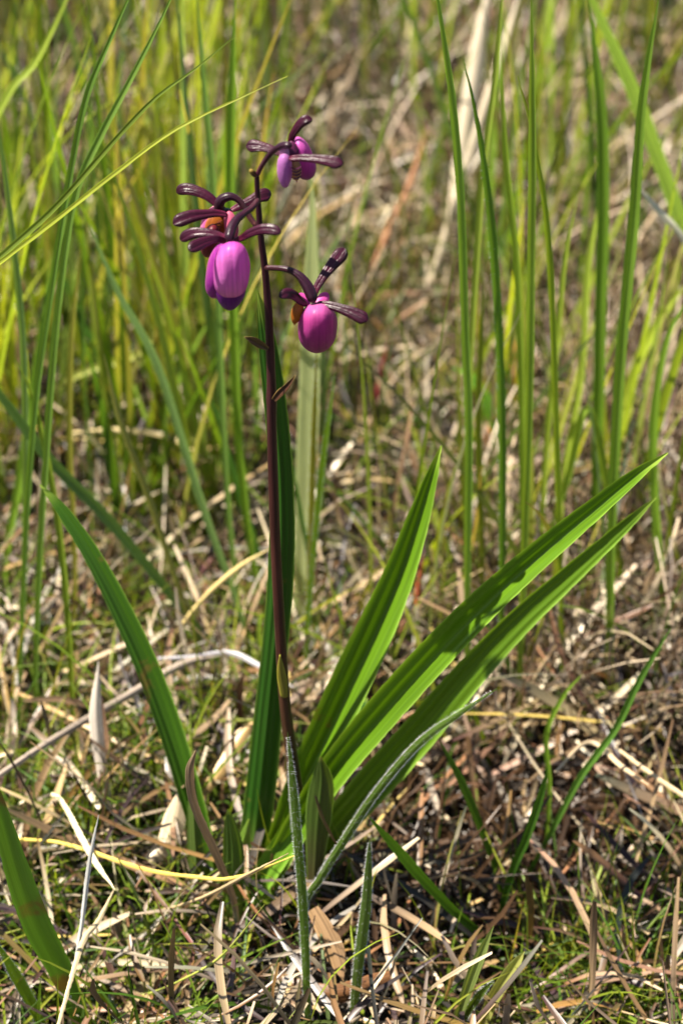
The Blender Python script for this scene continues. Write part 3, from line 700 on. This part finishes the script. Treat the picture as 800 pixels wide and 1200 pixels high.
blade([(712, 840), (714, 700), (718, 560), (728, 400), (742, 250), (752, 120), (772, -10)], 13, 'tall bright green blade leaning right at the far edge', .03, (.11, .23, .04), 0, group=UR)
blade([(735, 760), (722, 640), (690, 480), (665, 560), (640, 640)], 9, 'bent blade folded back in the right stand', .0, (.13, .24, .04), group=UR)
blade([(700, 640), (718, 520), (745, 430), (775, 370), (806, 330)], 12, 'yellow-green blade leaning out right over the straw', .06, (.19, .30, .035), group=UR)
blade([(650, 700), (660, 560), (680, 440), (690, 300), (712, 200)], 8, 'slim blade behind the broad dark green one', .06, C_LITE, group=UR)
blade([(600, 620), (580, 500), (555, 445), (530, 430)], 14, 'bright green leaf bent low behind the tall blades', .02, (.10, .28, .04), group=UR)
blade([(575, 735), (562, 695), (550, 645), (532, 590)], 13, 'short grey-olive withered blade behind the longest orchid leaf', .0, (.10, .10, .045), group=UR)
blade([(790, 800), (770, 640), (765, 500), (780, 400), (805, 350)], 10, 'soft green blade at the edge of the straw bank', .05, C_MID, group=UR)
blade([(640, 760), (634, 640), (640, 520), (652, 400), (662, 300), (676, 230)], 7, 'thin green blade crossing the right stand', .03, C_LITE, group=UR)

# straws that stand out
straw([(-20, 980), (30, 984), (80, 990), (170, 1019), (230, 1028), (275, 1029), (345, 1003)], 4.5, 'long yellow straw sagging across the foot of the orchid', -.105, (.62, .47, .10))
straw([(60, 930), (74, 942), (108, 1005), (135, 1043)], 7, 'pale broken straw lying on the left thatch', -.07, (.66, .58, .36), lying=.055)
straw([(66, 1210), (95, 1110), (115, 1080), (134, 1042)], 6, 'bent tan straw hinged to the pale broken one', .075, (.50, .40, .24), lying=.055)
straw([(82, 1170), (95, 1090), (105, 1010), (116, 955)], 5, 'thin grey-white stalk standing at the pale straw', .02, (.50, .49, .46))
straw([(-20, 922), (60, 868), (150, 815), (215, 778), (260, 768)], 9, 'long grey-brown twig lying across the left thatch', .10, (.30, .24, .19), lying=.055, name='twig', cat='twig')
straw([(185, 772), (225, 770), (268, 765), (300, 778), (345, 806)], 6, 'bent grey twig behind the foot of the stalk', -.03, (.36, .34, .36), lying=.055, name='twig', cat='twig')
straw([(188, 780), (205, 745), (240, 700), (280, 665), (316, 643)], 6, 'arched tan straw behind the upright orchid leaf', .0, (.55, .42, .17))
straw([(80, 508), (140, 504), (200, 512), (240, 540)], 6, 'curved tan straw among the blue-green blades', -.03, (.52, .41, .20), lying=.055)
straw([(278, 1085), (272, 1050), (250, 995), (228, 945), (222, 905), (230, 878)], 10, 'withered brown curling leaf beside the spotted orchid leaf', -.03, (.22, .15, .09), name='withered_leaf', cat='dead leaf', basecol=(.22, .28, .2))
straw([(160, 1075), (230, 1055), (290, 1025), (338, 1000)], 4, 'thin tan straw crossing under the yellow one', -.06, (.45, .33, .18))
straw([(160, 1170), (210, 1150), (260, 1120), (310, 1060)], 3, 'thread-thin yellow-green stem arching before the orchid', -.02, (.30, .33, .06))
straw([(366, 1065), (380, 1090), (392, 1118), (402, 1150)], 24, 'broken brown sheath lying at the foot of the stalk', -.02, (.26, .16, .08), y=-.04, name='dead_sheath', cat='dead leaf', taper=.8)
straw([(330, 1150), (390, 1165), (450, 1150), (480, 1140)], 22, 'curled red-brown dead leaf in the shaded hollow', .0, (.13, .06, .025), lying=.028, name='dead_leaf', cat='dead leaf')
straw([(128, 945), (119, 900), (112, 840), (116, 775)], 15, 'pale upright dead leaf behind the left orchid leaf', .02, (.50, .43, .36), name='dead_leaf', cat='dead leaf')
straw([(175, 1010), (195, 990), (205, 960), (214, 920)], 26, 'crumpled cream dead leaf at the left of the orchid foot', .02, (.48, .38, .25), name='dead_leaf', cat='dead leaf', taper=.6)
straw([(235, 935), (260, 900), (285, 860), (300, 845)], 15, 'flat orange-tan dead leaf behind the upright orchid leaf', .03, (.52, .34, .14), name='dead_leaf', cat='dead leaf')
straw([(720, 875), (760, 905), (800, 932), (830, 948)], 5, 'pale straight straw on the right straw bank', -.045, (.46, .35, .21), lying=.055)
straw([(650, 905), (690, 870), (730, 900), (760, 920)], 5, 'broken pale straw beside the right straw bank', -.01, (.46, .35, .22), lying=.055)
straw([(860, 620), (845, 400), (806, 290), (770, 245), (742, 212)], 7, 'pale straw tip among the far right blades', .0, (.60, .56, .40))
straw([(526, 290), (545, 150), (560, 60), (575, -30)], 18, 'broad bleached dead leaf standing behind the right stand', .06, (.50, .42, .31), name='dead_leaf', cat='dead leaf')
straw([(505, 330), (560, 150), (590, 60), (612, -20)], 11, 'slanting bleached dead leaf behind the tall hairy blade', .06, (.48, .40, .29), name='dead_leaf', cat='dead leaf')
straw([(600, 470), (603, 430), (607, 395)], 14, 'orange dead leaf tip behind the right stand', .0, (.60, .24, .06), name='dead_leaf', cat='dead leaf')
straw([(575, 530), (580, 505), (592, 480)], 22, 'small orange-red withered leaf low behind the blades', .0, (.50, .18, .06), name='dead_leaf', cat='dead leaf')
straw([(440, 480), (446, 440), (455, 400)], 6, 'thin dark red stem in the straw behind the right flower', .0, (.28, .05, .05))
straw([(430, 330), (455, 270), (480, 215), (500, 150)], 7, 'reddish brown stem slanting behind the right flower', .05, (.36, .17, .08))
straw([(487, 720), (490, 690), (496, 650)], 7, 'red-brown straw between the two leaning orchid leaves', .0, (.45, .12, .05))

# ------------------------------------------------------------------ countable tufts of grass and single straws
LANDMARKS = [((318, 1085), 'the foot of the orchid'), ((60, 1120), 'the broad brown-streaked leaf'), ((110, 850), 'the long grey-brown twig'), ((120, 1000), 'the long yellow straw'),
             ((540, 1000), 'the dark hollow'), ((570, 1170), 'the pale cut blades'), ((740, 900), 'the bank of loose straw'), ((240, 715), 'the arched tan straw'),
             ((570, 830), 'the dark pointed hairy blade'), ((350, 760), 'the wide pale mint blade'), ((695, 720), 'the broad dark green blade'), ((30, 860), 'the long curving hairy blade'),
             ((250, 560), 'the folded pale blade'), ((590, 500), 'the orange withered leaf'), ((530, 300), 'the broad bleached dead leaf'), ((160, 610), 'the wide blue-green blade'),
             ((450, 350), 'the reddish brown slanting stem'), ((860, 640), 'the wide light green slanting blade'), ((140, 560), 'the dark bent hanging blade')]
LANDMARKS = [(at(p[0], p[1], ground_y(*p)), t) for p, t in LANDMARKS]
def near(x, y):
    return min(LANDMARKS, key=lambda l: math.hypot(l[0].x - x, l[0].y - y))[1]
COUNT = ['no', 'one', 'two', 'three', 'four', 'five', 'six', 'seven', 'eight', 'nine']
def tuft(x, y, nb, lmin, lmax, w, lean, group, hues):
    word, col = hues[rng.integers(len(hues))]
    t = bpy.data.objects.new('grass_tuft', None); COL.objects.link(t); t.empty_display_size = .02
    t.location = (x, y, float(gz(x, y)))
    tag(t, 'tuft of %s %s grass blades rising near %s' % (COUNT[nb], word, near(x, y)), 'grass', group)
    for k in range(nb):
        c = np.array([col]) * rng.uniform(.8, 1.2)
        b = np.array([[rng.normal(0, .008), rng.normal(0, .008), -.004]])
        brown = rng.random() < .2
        V = strips(b, np.array([rng.uniform(0, 6.28)]), np.array([rng.uniform(lmin, lmax)]), np.array([rng.normal(1.42 - lean, .09)]),
                   np.array([rng.normal(-.25, .22)]), np.array([rng.normal(0, .3)]), np.array([w * rng.uniform(.35, .65)]), 10, c * .9,
                   np.array([[.40, .32, .12]]) if brown else c * 1.1, roll=np.array([rng.normal(0, .5)]))
        link('blade', np_mesh('blade', *V), M_GRASS, t)
HUES = [('mid green', (.15, .25, .026)), ('pale green', (.25, .34, .055)), ('yellow-green', (.33, .38, .035)), ('blue-green', (.13, .22, .08)), ('dark green', (.06, .13, .018))]
for k in range(28):
    y = rng.uniform(.28, .95); x = CX - ((y + D) * cp + H * sp) * .14 * rng.uniform(.25, 1.1)
    tuft(x, y, int(rng.integers(5, 8)), .14, .36, .0052, .0, 'grass tufts rising from the thatch', HUES)
for k in range(13):
    y = rng.uniform(.25, .9); x = CX + ((y + D) * cp + H * sp) * .14 * rng.uniform(.25, 1.05)
    tuft(x, y, int(rng.integers(3, 6)), .12, .34, .005, .02, 'grass tufts rising from the thatch', HUES[:4])

variants = []
SHADES = [('pale cream', (.60, .49, .33)), ('tan', (.40, .27, .12)), ('grey', (.32, .29, .25)), ('dark brown', (.10, .055, .025)), ('reddish brown', (.26, .12, .06)), ('yellow', (.50, .37, .10))]
for k in range(12):
    c = np.array([SHADES[k % 6][1]])
    V = strips(np.zeros((1, 3)), np.zeros(1), np.array([rng.uniform(.09, .13) if k < 6 else rng.uniform(.04, .07)]), np.array([0.0]), np.array([rng.normal(-.15, .25)]), rng.normal(0, .3, 1),
               np.array([rng.uniform(.0007, .0017)]), 6, c, straw_cols(1) * .2 + c * .8, roll=rng.normal(0, .3, 1), profile='straw')
    variants.append(np_mesh('dry_straw', *V))
for me in variants: me.materials.append(M_STRAW)
for k in range(170):
    x, y = in_view(1, -.12, .55, 1.0); x, y = float(x[0]), float(y[0])
    if math.hypot(x, y) < .03: continue
    o = bpy.data.objects.new('dry_straw', variants[k % 12]); COL.objects.link(o)
    o.location = (x, y, float(gz(x, y)) + rng.uniform(.006, .022))
    o.rotation_euler = (abs(rng.normal(.15, .22)), rng.normal(0, .5), rng.uniform(0, 6.28))
    tag(o, '%s %s straw lying loose on the thatch near %s' % (('long', 'short')[k % 12 >= 6], SHADES[k % 6][0], near(x, y)), 'straw', 'loose straws on the thatch')
